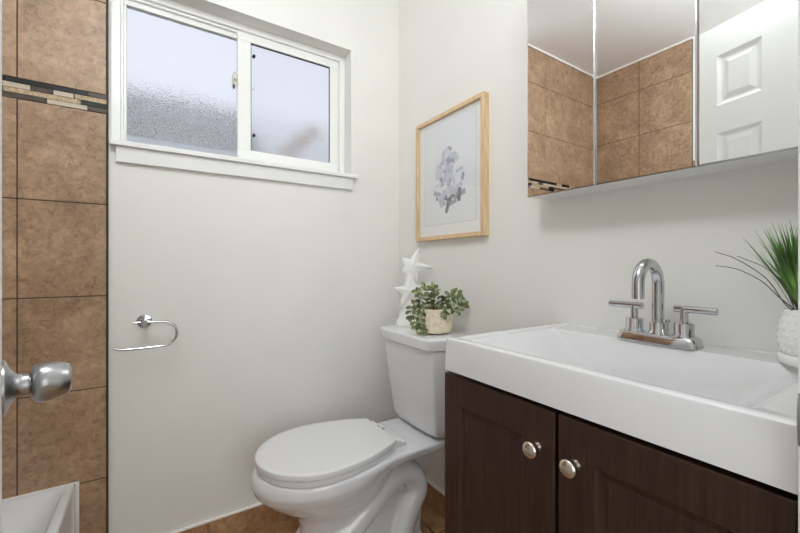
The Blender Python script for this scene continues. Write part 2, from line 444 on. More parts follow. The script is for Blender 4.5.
# stool and apron
b = mb(M_trim); prof = [(D - .028, 1.4955), (D - .028, 1.508), (D - .024, 1.5135), (D - .016, SZ), (FY + .0, SZ), (FY + .0, 1.4955)]
x0, x1 = WX0 + .004, .803
b.rings([[Vector((x, y, z)) for y, z in [(D - .028, 1.4955), (D - .028, 1.508), (D - .024, 1.5135), (D - .016, SZ), (D - .0005, SZ), (D - .0005, 1.4955)]] for x in (x0, x1)])
b.box(WX0 + .0005, WX1 - .0005, D - .0005, FY, 1.4975, SZ)
wb(b, 'window_stool', bevel=.001)
b = mb(M_trim); b.box(WX0 + .020, .781, D - .015, D, 1.441, 1.4955)
wb(b, 'window_apron', bevel=.002, smooth=False)

# ------------------------------------------------------------------ door (opened inwards, seen edge on)
E_ = Vector((-.1665, .692, 0)); Hn = Vector((-.0275, .1055, 0))
dv = (E_ - Hn).normalized(); DW = (E_ - Hn).length
door = empty('door_1', (Hn.x, Hn.y, 0), math.atan2(dv.y, dv.x)); struct(door, 'white six-panel door standing open, seen edge on')
# local: +x along door to the free edge, y- = room side face (right), thickness to +y
DH = 2.12; DT = .034
def panel_face(b, x0, x1, z0, z1, yf, s, panels):
    xs = sorted({x0, x1} | {v for p_ in panels for v in p_[:2]}); zs = sorted({z0, z1} | {v for p_ in panels for v in p_[2:]})
    for xa, xb in zip(xs, xs[1:]):
        for za, zb in zip(zs, zs[1:]):
            if any(abs(p_[0] - xa) < 1e-6 and abs(p_[1] - xb) < 1e-6 and abs(p_[2] - za) < 1e-6 and abs(p_[3] - zb) < 1e-6 for p_ in panels):
                ring = lambda d, e: [Vector((x, yf + s * e, z)) for x, z in ((xa + d, za + d), (xb - d, za + d), (xb - d, zb - d), (xa + d, zb - d))]
                b.rings([ring(0, 0), ring(.014, .008), ring(.020, .009), ring(.042, .002)], cap0=False, cap1=True)
            else:
                b.face([b.bm.verts.new((x, yf, z)) for x, z in ((xa, za), (xb, za), (xb, zb), (xa, zb))])
pan = []
for xa, xb in ((.085, .245), (.365, .522)):
    pan += [(xa, xb, 1.775, 1.99), (xa, xb, 1.05, 1.655), (xa, xb, .23, .90)]
b = mb(M_trim)
panel_face(b, 0, DW, .012, DH, 0, 1, pan); panel_face(b, 0, DW, .012, DH, DT, -1, pan)
for q in (((0, 0), (0, DT)), ((DW, 0), (DW, DT))):
    b.face([b.bm.verts.new((x, y, z)) for (x, y), z in ((q[0], .012), (q[1], .012), (q[1], DH), (q[0], DH))])
for z in (.012, DH): b.face([b.bm.verts.new((x, y, z)) for x, y in ((0, 0), (DW, 0), (DW, DT), (0, DT))])
b.build('door_panel', door, smooth=False)
kx, kz = DW - .056, .938
MK = Matrix.Translation((kx, 0, kz)) @ Matrix.Rotation(R(90), 4, 'X')     # lathe z -> -y (towards the room)
knob = mb(M_satin).lathe([(.033, 0), (.033, .002), (.031, .0035), (.0215, .007), (.0145, .013), (.0145, .018), (.0143, .0225), (.0110, .0235), (.0110, .0255)], 40, MK).build('door_knob', door, angle=50)
mb(M_satin).lathe([(.011, .0240), (.0185, .0255), (.0232, .0285), (.0246, .033), (.0244, .041), (.0226, .050), (.0200, .0580), (.0182, .0612), (.0160, .0622), (.004, .0624)], 40, MK).build('knob_handle', knob, angle=50)
MK2 = Matrix.Translation((kx, DT, kz)) @ Matrix.Rotation(R(-90), 4, 'X')
knob2 = mb(M_satin).lathe([(.031, 0), (.031, .0035), (.0215, .007), (.0125, .014), (.012, .020), (.0175, .0225), (.0225, .026)], 32, MK2).build('door_knob', door)
mb(M_satin).box(DW - .0005, DW + .0012, .006, DT - .006, .915, .975).box(DW, DW + .009, .011, DT - .011, .938, .952).build('latch_plate', door, smooth=False)
for z in (.25, 1.85):
    mb(M_satin).lathe([(.0055, z - .045), (.0055, z + .045)], 12, Matrix.Translation((-.004, -.004, 0))).build('hinge', door)

# ------------------------------------------------------------------ bathtub
TX0, TX1, TZ = L + .010, -0.218, 0.373
tub = mb(M_tub)
def rr(x0, x1, y0, y1, z, r, n=5):
    out = []
    for cx, cy, a0 in ((x1 - r, y1 - r, 0), (x0 + r, y1 - r, 90), (x0 + r, y0 + r, 180), (x1 - r, y0 + r, 270)):
        for k in range(n + 1):
            a = R(a0 + 90 * k / n); out.append(Vector((cx + r * math.cos(a), cy + r * math.sin(a), z)))
    return out
ty0, ty1 = Y0 + .005, D - .011
tub.rings([rr(TX0, TX1, ty0, ty1, 0, .002), rr(TX0, TX1, ty0, ty1, TZ - .010, .002), rr(TX0 , TX1 - .003, ty0, ty1, TZ - .003, .002), rr(TX0 , TX1 - .008, ty0, ty1, TZ, .004),
           rr(TX0 + .03, TX1 - .020, ty0 + .03, ty1 - .014, TZ, .02), rr(TX0 + .036, TX1 - .026, ty0 + .04, ty1 - .022, TZ - .003, .03), rr(TX0 + .042, TX1 - .032, ty0 + .05, ty1 - .045, TZ - .016, .045), rr(TX0 + .055, TX1 - .045, ty0 + .07, ty1 - .10, TZ - .060, .07), rr(TX0 + .075, TX1 - .065, ty0 + .10, ty1 - .17, TZ - .14, .09),
           rr(TX0 + .10, TX1 - .09, ty0 + .14, ty1 - .26, .12, .10), rr(TX0 + .13, TX1 - .12, ty0 + .18, ty1 - .32, .075, .10), rr(TX0 + .17, TX1 - .17, ty0 + .24, ty1 - .38, .065, .08)], cap0=True, cap1=True)
tub_o = tag(tub.build('bathtub', angle=62), 'white bathtub in the tiled corner behind the door', 'bathtub')
b = mb(M_caulk); b.box(TX0, TX1, D - .0125, D - .0095, TZ - .002, TZ + .004); b.box(TX1 + .0005, TX1 + .010, D - .0130, D - .0095, 0, TZ + .004)
b.build('caulk_bead', tub_o, smooth=False)

# ------------------------------------------------------------------ toilet
TC = 1.243
toilet = tag(empty('toilet', (0.60, TC, 0)), 'white two-piece toilet with closed elongated lid between vanity and wall', 'toilet')
def tp(b, name, parent=toilet, **k):
    return b.build(name, parent, loc=(-0.60, -TC, 0) if parent is toilet else None, **k)
def egg(z, xf, xw, xb, hw, hb, n=22, pb=1.8, pf=2.0):
    """closed outline: front tip xf, widest xw, back xb with half width hb"""
    side = []
    for k in range(n + 1):
        a = math.pi / 2 * k / n
        side.append((xw - (xw - xf) * math.cos(a) ** (2 / pf) if a < math.pi / 2 else xw, hw * math.sin(a) ** (2 / pf)))
    for k in range(1, 13):
        t = k / 12; side.append((xw + (xb - xw) * t, hw - (hw - hb) * t ** pb))
    pts = [Vector((x, TC + v_, z)) for x, v_ in side] + [Vector((x, TC - v_, z)) for x, v_ in side[:0:-1]]
    return pts
RIM = .424
b = mb(M_ceramic)
b.rings([egg(0, .385, .56, .82, .118, .105), egg(.03, .395, .56, .82, .112, .10), egg(.06, .412, .56, .80, .098, .085), egg(.20, .412, .56, .78, .092, .06), egg(.245, .400, .56, .77, .098, .055),
         egg(.275, .365, .54, .77, .116, .05), egg(.305, .322, .52, .77, .140, .05), egg(.335, .286, .51, .77, .160, .05), egg(.360, .262, .50, .78, .176, .06), egg(.385, .254, .49, .79, .184, .08), egg(.405, .257, .49, .80, .184, .11), egg(.418, .263, .49, .80, .182, .11), egg(RIM, .272, .49, .80, .177, .11)])
# rear deck
def deck(z, e=0): return [Vector(q) for q in ((.56, TC - .170 + e, z), (.66, TC - .155 + e, z), (.76, TC - .146 + e, z), (.985 - e, TC - .140 + e, z), (.985 - e, TC + .140 - e, z), (.76, TC + .146 - e, z), (.66, TC + .155 - e, z), (.56, TC + .170 - e, z))]
b.rings([deck(.378, .02), deck(.388, .006), deck(.416), deck(RIM - .002, .005)])
# tank support wedge and rear foot
b.rings([[Vector((x, TC + s_ * w_, z)) for s_ in (-1, 1) for (x, z) in (c if s_ == -1 else c[::-1])] for w_, c in ((.035, ((.78, .12), (.86, .12), (.94, .39), (.70, .39))), )] * 1) if False else None
b.rings([[Vector((x, TC + s_ * .05, z)) for x, z in ((.60, 0), (.875, 0), (.885, .20), (.965, .385), (.60, .385))] for s_ in (-1, 1)])
b.rings([[Vector((x, TC + v_, .0)) for x, v_ in ((.55, -.11), (.88, -.11), (.88, .11), (.55, .11))], [Vector((x, TC + v_, .045)) for x, v_ in ((.55, -.105), (.875, -.105), (.875, .105), (.55, .105))]])
for s_ in (-1, 1):
    pth = spline([(.40, TC + s_ * .050, .05), (.48, TC + s_ * .062, .14), (.57, TC + s_ * .066, .19), (.665, TC + s_ * .066, .265), (.745, TC + s_ * .068, .315), (.810, TC + s_ * .070, .300), (.835, TC + s_ * .072, .240), (.800, TC + s_ * .074, .175), (.765, TC + s_ * .076, .10), (.760, TC + s_ * .076, 0.02)], 8)
    b.tube(pth, [.046] * len(pth), 16)
bowl = tp(b, 'bowl', angle=180)
rm = bowl.modifiers.new('remesh', 'REMESH'); rm.mode = 'VOXEL'; rm.voxel_size = .0055; rm.use_smooth_shade = True
sm = bowl.modifiers.new('smooth', 'SMOOTH'); sm.factor = .5; sm.iterations = 5
# seat and lid
def lid_outline(z, e=0): return egg(z, .267 + e, .468, .722 - e * .3, .185 - e, .115 - e, pb=2.0)
b = mb(M_plastic); b.rings([lid_outline(.4245, .010), lid_outline(.427, .005), lid_outline(.440, .004), lid_outline(.4435, .008)]); tp(b, 'seat', angle=35)
b = mb(M_plastic); b.rings([lid_outline(.4460, .006), lid_outline(.4480, .001), lid_outline(.4590, .000), lid_outline(.4632, .0012), lid_outline(.4652, .0038), lid_outline(.4660, .02)]); tp(b, 'seat_lid', angle=35)
for s_ in (-1, 1):
    b = mb(M_plastic); b.box(.722, .775, TC + s_ * .078 - .020, TC + s_ * .078 + .020, .423, .437)
    b.tube([(.741, TC + s_ * .078 - .024, .445), (.741, TC + s_ * .078 + .024, .445)], .0085, 14)
    tp(b, 'seat_hinge', bevel=.003, seg=3)
# tank
def tank_o(z, xf, hw, vc, xc, xb=1.032):
    base = [(xb, -hw), (xc, -hw), (xf + .006, -vc - .012), (xf, -vc + .02), (xf - .004, 0), (xf, vc - .02), (xf + .006, vc + .012), (xc, hw), (xb, hw)]
    return [Vector((x, TC + v_, z)) for x, v_ in base]
b = mb(M_ceramic)
b.rings([tank_o(.425, .915, .115, .07, .95, 1.0), tank_o(.430, .888, .150, .11, .94, 1.02), tank_o(.445, .872, .168, .13, .935), tank_o(.47, .866, .176, .138, .93), tank_o(.785, .828, .212, .160, .905)])
tp(b, 'tank', bevel=.007, seg=4, angle=60)
b = mb(M_ceramic); b.rings([tank_o(.775, .816, .211, .160, .900), tank_o(.814, .813, .213, .161, .898), tank_o(.820, .818, .208, .157, .901)])
tp(b, 'tank_lid', bevel=.005, seg=4, angle=60)
b = mb(M_ceramic)
b.rings([rr(.90, .99, TC - .06, TC + .06, z, .02) for z in (.415, .432)]); tp(b, 'tank_gasket')

# ------------------------------------------------------------------ vanity
VX, VY0, VY1 = .592, .1065, .7105
van = tag(empty('vanity_cabinet', (VX + .22, .405, 0)), 'dark espresso wood vanity cabinet with two doors under the white sink', 'cabinet')
vl = Vector((-VX - .22, -.405, 0))
b = mb(M_wood)
b.box(VX + .020, W - .012, VY0, VY1 - .004, .07, .822); b.box(VX + .07, W - .012, VY0 + .002, VY1 - .006, .0, .07)
b.build('cabinet_body', van, loc=vl, smooth=False)
def vdoor(y0, y1, ky, sa=.052, sb=.052):      # sa, sb: stile widths at the low-y and high-y sides
    z0, z1 = .085, .8240
    b = mb(M_wood)
    xf, xbk = VX + .0005, VX + .019
    ring = lambda d, e: [Vector((xf + e, y, z)) for y, z in ((y0 + d, z0 + d), (y1 - d, z0 + d), (y1 - d, z1 - d), (y0 + d, z1 - d))]
    def ring2(d, dz, e): return [Vector((xf + e, y, z)) for y, z in ((y0 + sa + d, z0 + dz), (y1 - sb - d, z0 + dz), (y1 - sb - d, z1 - dz), (y0 + sa + d, z1 - dz))]
    b.rings([[Vector((xbk, q.y, q.z)) for q in ring(0, 0)], ring(0, .003), ring(.002, 0), ring2(0, .064, 0), ring2(.004, .068, .005), ring2(.014, .078, .0075), ring2(.020, .084, .0065)])
    o = b.build('cabinet_door', van, loc=vl, smooth=False)
    k = mb(M_nickel).lathe([(.0100, 0), (.0100, .003), (.0082, .005), (.0078, .011), (.0085, .0155), (.0125, .0180), (.0148, .0205), (.0153, .0230), (.0143, .0255), (.0105, .0280), (.0050, .0293), (.001, .0296)], 32,
                       Matrix.Translation((xf, ky, .750)) @ Matrix.Rotation(R(-90), 4, 'Y')).build('knob', o, angle=60)
    k['label'] = 'round brushed nickel knob'
    return o
vdoor(.4090, VY1, .4435, .066, .052)
vdoor(VY0 + .001, .4020, .3685, .052, .066)

# sink top
sk = mb(M_sink)
def ro(x0, x1, y0, y1, z, r): return rr(x0, x1, y0, y1, z, r, 4)
SX0, SX1, SY0, SY1, SZt = VX - .002, W - .001, .1055, .706, .910
sk.rings([ro(SX0, SX1, SY0, SY1 + .002, .8335, .004), ro(SX0 + .002, SX1, SY0, SY1, .902, .005), ro(SX0 + .0035, SX1, SY0, SY1 - .0015, .9075, .006), ro(SX0 + .007, SX1 - .001, SY0 + .002, SY1 - .005, SZt, .008),
          ro(SX0 + .024, SX1 - .004, SY0 + .006, SY1 - .018, SZt, .012), ro(SX0 + .030, SX1 - .006, SY0 + .010, SY1 - .024, SZt - .003, .012), ro(SX0 + .034, .950, .146, SY1 - .043, SZt - .0032, .018),
          ro(SX0 + .040, .945, .156, SY1 - .052, SZt - .012, .025), ro(SX0 + .060, .925, .215, SY1 - .125, SZt - .066, .035), ro(SX0 + .075, .910, .235, SY1 - .145, SZt - .074, .035), ro(.72, .82, .36, .45, SZt - .080, .04)], cap1=True)
sk.box(SX1 - .0, SX1 + .0005, SY0, SY1, .88, .909)
sink = tag(sk.build('sink_top', angle=35), 'white rectangular integrated sink top on the dark vanity', 'sink')
mb(M_chrome).lathe([(.024, 0), (.024, .002), (.016, .0035), (.001, .002)], 28, Matrix.Translation((.77, .405, SZt - .0805))).build('drain', sink)

# faucet
FXc, FYc, FZ = .971, .401, SZt - .0028
fau = tag(empty('faucet', (FXc, FYc, FZ)), 'chrome two-handle faucet with high curved spout on the sink deck', 'faucet')
def stad(hx, hy, z, n=12):      # rounded elongated outline
    out = []
    for cy, a0 in ((hy - hx, 0), (-(hy - hx), 180)):
        for k in range(n + 1):
            a = R(a0 + 180 * k / n); out.append(Vector((hx * math.cos(a), cy + hx * math.sin(a), z)))
    return out
b = mb(M_chrome); b.rings([rr(-.027, .027, -.082, .082, 0, .012), rr(-.027, .027, -.082, .082, .003, .012), rr(-.024, .024, -.078, .078, .019, .012), rr(-.020, .020, -.074, .074, .0225, .012)])
b.build('base_plate', fau, angle=50)
b = mb(M_chrome)
b.lathe([(.0195, .021), (.0195, .024), (.0165, .027), (.0165, .045), (.0155, .048), (.0120, .049)], 32)
pts = [(0, 0, .045), (0, 0, .09), (0, 0, .130)] + [(-.047 + .047 * math.cos(R(a)), 0, .135 + .047 * math.sin(R(a))) for a in range(0, 181, 12)] + [(-.094, 0, .122), (-.094, 0, .108)]
b.tube(pts, .0122, 24)
b.lathe([(.0105, .1055), (.0105, .108)], 20, Matrix.Translation((-.094, 0, 0)))
b.build('spout', fau, angle=50)
for s_ in (1, -1):
    b = mb(M_chrome); o = Matrix.Translation((0, s_ * .051, 0))
    b.lathe([(.022, .021), (.022, .024), (.0185, .027), (.0185, .050), (.0175, .052), (.0080, .053), (.0080, .082)], 32, o)
    b.tube([(0, s_ * .051 - s_ * .018, .082), (0, s_ * .051 + s_ * .058, .082)], .0078, 20)
    b.build('handle', fau, angle=50)
b = mb(M_chrome); b.lathe([(.0022, .02), (.0022, .046), (.0052, .047), (.0052, .052), (.003, .054)], 16, Matrix.Translation((.018, -.012, 0))); b.build('lift_rod', fau)

# ------------------------------------------------------------------ mirror cabinet
MX, MY0, MY1, MZ0, MZ1 = .944, .1065, .743, 1.291, 1.98
mc = tag(empty('medicine_cabinet', (W, (MY0 + MY1) / 2, MZ0)), 'wide mirrored medicine cabinet with three doors hung above the sink', 'mirror')
ml = Vector((-W, -(MY0 + MY1) / 2, -MZ0))
mb(M_trim).box(MX + .006, W, MY0 + .001, MY1 - .002, MZ0 + .001, MZ1 - .001).build('cabinet_body', mc, loc=ml, smooth=False)
for a0, a1 in ((MY0, .3165), (.3180, .5333), (.5348, MY1)):
    b = mb(M_medge); ring = lambda d, x: [Vector((x, y, z)) for y, z in ((a0 + d, MZ0 + d), (a1 - d, MZ0 + d), (a1 - d, MZ1 - d), (a0 + d, MZ1 - d))]
    b.rings([ring(0, MX + .006), ring(0, MX + .0008), ring(.0030, MX)], cap1=False)
    b.m(M_mirror); b.face([b.bm.verts.new(q) for q in ring(.0030, MX)])
    b.build('mirror_door', mc, loc=ml, smooth=False)

# ------------------------------------------------------------------ vanity light above the cabinet (above the frame)
vlamp = tag(empty('vanity_light', (W, .425, 2.22)), 'three-globe vanity light bar above the mirrored cabinet', 'lamp')
b = mb(M_nickel); b.box(-.022, 0, -.26, .26, -.045, .045); b.build('back_plate', vlamp, bevel=.004)
for yy in (-.18, 0, .18):
    a = mb(M_nickel).tube([(-.02, yy, 0), (-.085, yy, 0), (-.10, yy, -.02)], .010, 12).build('arm', vlamp)
    mb(M_lamp).lathe([(.012, -.02), (.032, -.035), (.045, -.065), (.045, -.085), (.030, -.115), (.002, -.125)], 24, Matrix.Translation((-.10, yy, 0))).build('lamp_shade', vlamp)
    l = bpy.data.lights.new('bulb', 'POINT'); l.energy = VANITY_POWER; l.color = (1, .97, .93); l.shadow_soft_size = .05
    lo = bpy.data.objects.new('bulb', l); lo.parent = vlamp; lo.location = (-.16, yy, -.10); COL.objects.link(lo)
# round ceiling lamp, added out of view as fill to brighten the walls
cl = tag(empty('ceiling_fill_lamp', (-.10, .42, H)), 'round white flush ceiling lamp, unseen and added as fill light', 'lamp')
mb(M_nickel).lathe([(.15, 0), (.15, -.02)], 40).build('fill_lamp_base', cl)
_l = bpy.data.lights.new('ceiling_fill_bulb', 'POINT'); _l.energy = CEIL_FILL_POWER; _l.color = (.90, .965, 1); _l.shadow_soft_size = .14
_o = bpy.data.objects.new('ceiling_fill_bulb', _l); _o.parent = cl; _o.location = (0, 0, -.20); COL.objects.link(_o)
mb(M_lamp).lathe([(.14, -.02), (.135, -.045), (.10, -.068), (.05, -.079), (.001, -.082)], 40).build('lamp_shade', cl)
# hall beyond the camera
b = mb(M_wall); b.box(L - .12, L, -2.0, -.02, 0, H); b.box(W + .3, W + .42, -2.0, -.02, 0, H); b.box(L - .12, W + .42, -2.12, -2.0, 0, H)
b.box(W + .12, W + .42, -.02, 0.1, 0, H)
struct(b.build('wall_hall', smooth=False))
struct(mb(M_hfloor).box(L - .12, W + .42, -2.12, -.02, -.06, 0).build('floor_hall', smooth=False))
struct(mb(M_ceil).box(L - .12, W + .42, -2.12, -.02, H, H + .1).build('ceiling_hall', smooth=False))

# ------------------------------------------------------------------ framed print
FY0, FY1, FZ0, FZ1 = .998, 1.432, 1.197, 1.733
pic = tag(empty('framed_print', (W, (FY0 + FY1) / 2, FZ0)), 'light oak framed abstract grey print hanging above the toilet', 'picture')
pl = Vector((-W, -(FY0 + FY1) / 2, -FZ0))
b = mb(M_oak); fw = .017
b.box(W - .030, W, FY0, FY1, FZ1 - fw, FZ1); b.box(W - .030, W, FY0, FY1, FZ0, FZ0 + fw)
b.box(W - .030, W, FY0, FY0 + fw, FZ0 + fw, FZ1 - fw); b.box(W - .030, W, FY1 - fw, FY1, FZ0 + fw, FZ1 - fw)
b.build('picture_frame', pic, loc=pl, bevel=.0012, smooth=False)
b = mb(M_mat); b.box(W - .016, W - .008, FY0 + fw, FY1 - fw, FZ0 + fw, FZ1 - fw)
my0, my1, mz0, mz1 = FY0 + .052, FY1 - .055, FZ0 + .064, FZ1 - .034
b.m(M_line); rr_ = [(my0, my1, mz1 - .0015, mz1), (my0, my1, mz0, mz0 + .0015), (my0, my0 + .0015, mz0, mz1), (my1 - .002, my1, mz0, mz1)]
for y0_, y1_, z0_, z1_ in rr_: b.box(W - .0166, W - .016, y0_, y1_, z0_, z1_)
mt = b.build('mat_board', pic, loc=pl, smooth=False)
b = mb(M_paper); b.box(W - .0163, W - .016, my0 + .0015, my1 - .002, mz0 + .0015, mz1 - .0015)
rnd = random.Random(4); cy, cz = (my0 + my1) / 2 - .004, 1.435
k = 0
shards = []
for i in range(66):
    a = rnd.uniform(0, 2 * math.pi); rr2 = math.sqrt(rnd.random())
    zz = cz + .142 * rr2 * math.sin(a); yy = cy + (.093 * (1 - .25 * abs(math.sin(a)))) * rr2 * math.cos(a)
    ang = rnd.choice((R(20), R(70), R(-65), R(-20), R(100))) + rnd.uniform(-.15, .15)
    lw, lh = rnd.uniform(.030, .058), rnd.uniform(.014, .022)
    low = zz < cz - .05
    shards.append((yy, zz, ang, lw, lh, rnd.choice((2, 3, 3, 1, 2)) if low else rnd.choice((0, 0, 1, 1, 2))))
for i, (yy, zz, ang, lw, lh, mi) in enumerate(shards):
    b.m(M_ink[mi]); e = .0001 + i * .000012
    q = [Vector((W - .0163 - e, yy + math.cos(ang) * sx * lw / 2 - math.sin(ang) * sy * lh / 2, zz + math.sin(ang) * sx * lw / 2 + math.cos(ang) * sy * lh / 2)) for sx, sy in ((-1, -1), (1, -1), (1, 1), (-1, 1))]
    q2 = [v_ + Vector((.00005, 0, 0)) for v_ in q]
    b.rings([q2, q])
b.build('art_print', pic, loc=pl, smooth=False)
mb(M_pglass).box(W - .0230, W - .0215, FY0 + fw, FY1 - fw, FZ0 + fw, FZ1 - fw).build('picture_glass', pic, loc=pl, smooth=False)

# ------------------------------------------------------------------ toilet paper holder
hx, hz = -.031, .888
tph = tag(empty('toilet_paper_holder', (hx, D, hz)), 'chrome open-loop toilet paper holder on the painted wall', 'paper holder')
MW = Matrix.Rotation(R(90), 4, 'X')
mb(M_chrome).lathe([(.0235, 0), (.0235, .004), (.022, .0065), (.0100, .008), (.0095, .008)], 36, MW).build('mounting_plate', tph, angle=40)
mb(M_chrome).lathe([(.0095, .0075), (.0095, .050), (.0100, .052), (.0100, .066), (.008, .068)], 28, MW).build('post', tph, angle=40)
yb = -.058
pts = [(-.030, yb, .001), (-.012, yb, .001), (.0, yb, .001), (.03, yb, .001), (.052, yb, .0005)] + [(.054 + .043 * math.sin(R(a)), yb, -.0425 + .043 * math.cos(R(a))) for a in range(12, 175, 14)] + [(.045, yb, -.0855), (.02, yb, -.0862), (-.03, yb, -.0868), (-.060, yb, -.0865), (-.074, yb, -.083), (-.084, yb, -.077)]
mb(M_chrome).tube(pts, .0042, 14).build('loop_bar', tph, angle=60)

# ------------------------------------------------------------------ starfish sculpture on the tank lid
TL = .8200
ssc = tag(empty('starfish_sculpture', (.958, 1.385, TL), R(-32)), 'white starfish sculpture at the far corner of the toilet tank lid', 'ornament')
def star(b, c, Rr, r, th, tilt, roll, n=5):
    Mx = Matrix.Translation(c) @ Euler(tilt).to_matrix().to_4x4() @ Matrix.Rotation(roll, 4, 'Y')
    ctr_f = b.bm.verts.new(Mx @ Vector((0, -th, 0))); ctr_b = b.bm.verts.new(Mx @ Vector((0, th, 0)))
    ring = []; ridge_f = []; ridge_b = []
    lens = Rr if isinstance(Rr, (list, tuple)) else [Rr] * n
    for i in range(n):
        a = math.pi / 2 + 2 * math.pi * i / n; da = math.pi / n
        RR = lens[i]
        d = Vector((math.cos(a), 0, math.sin(a))); sd = Vector((-math.sin(a), 0, math.cos(a)))
        tipl = b.bm.verts.new(Mx @ (d * RR + sd * r * .10)); tipr = b.bm.verts.new(Mx @ (d * RR - sd * r * .10))
        midl = b.bm.verts.new(Mx @ (d * RR * .6 + sd * r * .40)); midr = b.bm.verts.new(Mx @ (d * RR * .6 - sd * r * .40))
        val = b.bm.verts.new(Mx @ Vector((math.cos(a + da) * r * .92, 0, math.sin(a + da) * r * .92)))
        f1 = b.bm.verts.new(Mx @ (d * RR * .6 + Vector((0, -th * .62, 0)))); f2 = b.bm.verts.new(Mx @ (d * RR * .97 + Vector((0, -th * .25, 0))))
        b1 = b.bm.verts.new(Mx @ (d * RR * .6 + Vector((0, th * .62, 0)))); b2 = b.bm.verts.new(Mx @ (d * RR * .97 + Vector((0, th * .25, 0))))
        ring.append((midr, tipr, tipl, midl, val, f1, f2, b1, b2))
    for i in range(n):
        midr, tipr, tipl, midl, val, f1, f2, b1, b2 = ring[i]; vp = ring[i - 1][4]
        for c_, g1, g2 in ((ctr_f, f1, f2), (ctr_b, b1, b2)):
            b.face([c_, vp, midr, g1]); b.face([g1, midr, tipr, g2]); b.face([g2, tipr, tipl]); b.face([g2, tipl, midl, g1]); b.face([g1, midl, val, c_])
b = mb(M_plaster)
star(b, Vector((.008, -.006, .262)), [.090, .058, .060, .080, .092], .036, .019, (R(-14), R(20), 0), R(2))
st_o = b.build('starfish', ssc, angle=70)
b = mb(M_plaster)
star(b, Vector((-.004, -.022, .150)), [.075, .070, .080, .078, .062], .036, .018, (R(-12), R(-24), R(8)), R(20))
b.build('starfish', ssc, angle=70)
b = mb(M_plaster)
pr = [(.060, .048, 0), (.058, .046, .012), (.048, .038, .030), (.042, .033, .075), (.045, .034, .085), (.036, .029, .110), (.030, .025, .150), (.034, .027, .162), (.024, .020, .190), (.020, .017, .225), (.012, .012, .250)]
b.rings([[Vector((a * sx - .004 + z * .03, c_ * sy, z)) for sx, sy in ((-1, -.55), (-.55, -1), (.55, -1), (1, -.55), (1, .55), (.55, 1), (-.55, 1), (-1, .55))] for a, c_, z in pr])
b.build('pedestal', ssc, angle=30, bevel=.002)

# ------------------------------------------------------------------ small trailing plant on the tank lid
pp = tag(empty('potted_plant', (.925, 1.172, TL), 0), 'small trailing variegated plant in a cream pot on the toilet tank', 'plant')
ph, pr0 = .096, .0700
b = mb(M_pot)
b.lathe([(.062, .006), (.0675, .010), (.0695, .03), (pr0, .07), (pr0, ph), (pr0 - .002, ph + .002), (pr0 - .006, ph), (pr0 - .007, ph - .012)], 48, cap1=False)
for k in range(3):
    a = R(20 + 120 * k); b.lathe([(.010, 0), (.010, .010)], 14, Matrix.Translation((.036 * math.cos(a), .036 * math.sin(a), 0)))
# raised diamond ribs
for k in range(16):
    for d_ in (1, -1):
        pts = [(.0005 + (.0690 + .001 * min(1, t * 2)) * math.cos(2 * math.pi * (k / 16 + d_ * t * .11)), (.0690 + .001 * min(1, t * 2)) * math.sin(2 * math.pi * (k / 16 + d_ * t * .11)), .016 + t * .078) for t in [i / 8 for i in range(9)]]
        b.tube(pts, .0011, 5)
b.build('plant_pot', pp, angle=40)
mb(M_soil).lathe([(.062, ph - .014), (.03, ph - .008), (.001, ph - .006)], 24).build('soil', pp)
rnd = random.Random(11)
lf = mb(M_leaf); stm = mb(M_stem)
def leaf(b, c, d, n, ln, wd, fold=.25):
    d = d.normalized(); sd = d.cross(n)
    if sd.length < 1e-3: sd = d.orthogonal()
    sd.normalize(); n = sd.cross(d).normalized()
    prof = [(0, .04), (.15, .55), (.38, .96), (.55, 1), (.75, .78), (.92, .35), (1, .02)]
    mid = []; Lf = []; Rt = []
    for t, w_ in prof:
        p_ = c + d * (ln * t) + n * (-.35 * ln * t * t * .6)
        mid.append(b.bm.verts.new(p_)); Lf.append(b.bm.verts.new(p_ + sd * wd * w_ / 2 + n * wd * w_ * fold)); Rt.append(b.bm.verts.new(p_ - sd * wd * w_ / 2 + n * wd * w_ * fold))
    for i in range(len(prof) - 1):
        b.face([mid[i], mid[i + 1], Lf[i + 1], Lf[i]]); b.face([mid[i], Rt[i], Rt[i + 1], mid[i + 1]])
def V(*a): return Vector(a)
RGT = V(.838, -.546, 0); TOC = V(-.62, -.78, 0)      # picture-right, and towards the viewer
for i in range(46):                       # dome of leaves
    a = rnd.uniform(0, 2 * math.pi); r_ = rnd.uniform(.0, .062); hh = ph + rnd.uniform(.004, .052) * (1 - r_ / .11) + .002
    c = V(math.cos(a) * r_, math.sin(a) * r_, hh)
    d = V(math.cos(a + rnd.uniform(-.7, .7)), math.sin(a + rnd.uniform(-.7, .7)), rnd.uniform(-.15, .8))
    lf.m(M_leaf if rnd.random() < .6 else M_leaf2)
    leaf(lf, c, d, V(rnd.uniform(-.4, .4), rnd.uniform(-.4, .4), 1), rnd.uniform(.026, .040), rnd.uniform(.015, .022))
    stm.tube([V(c.x * .4, c.y * .4, ph - .008), V(c.x * .8, c.y * .8, hh - .012), c], .0009, 5)
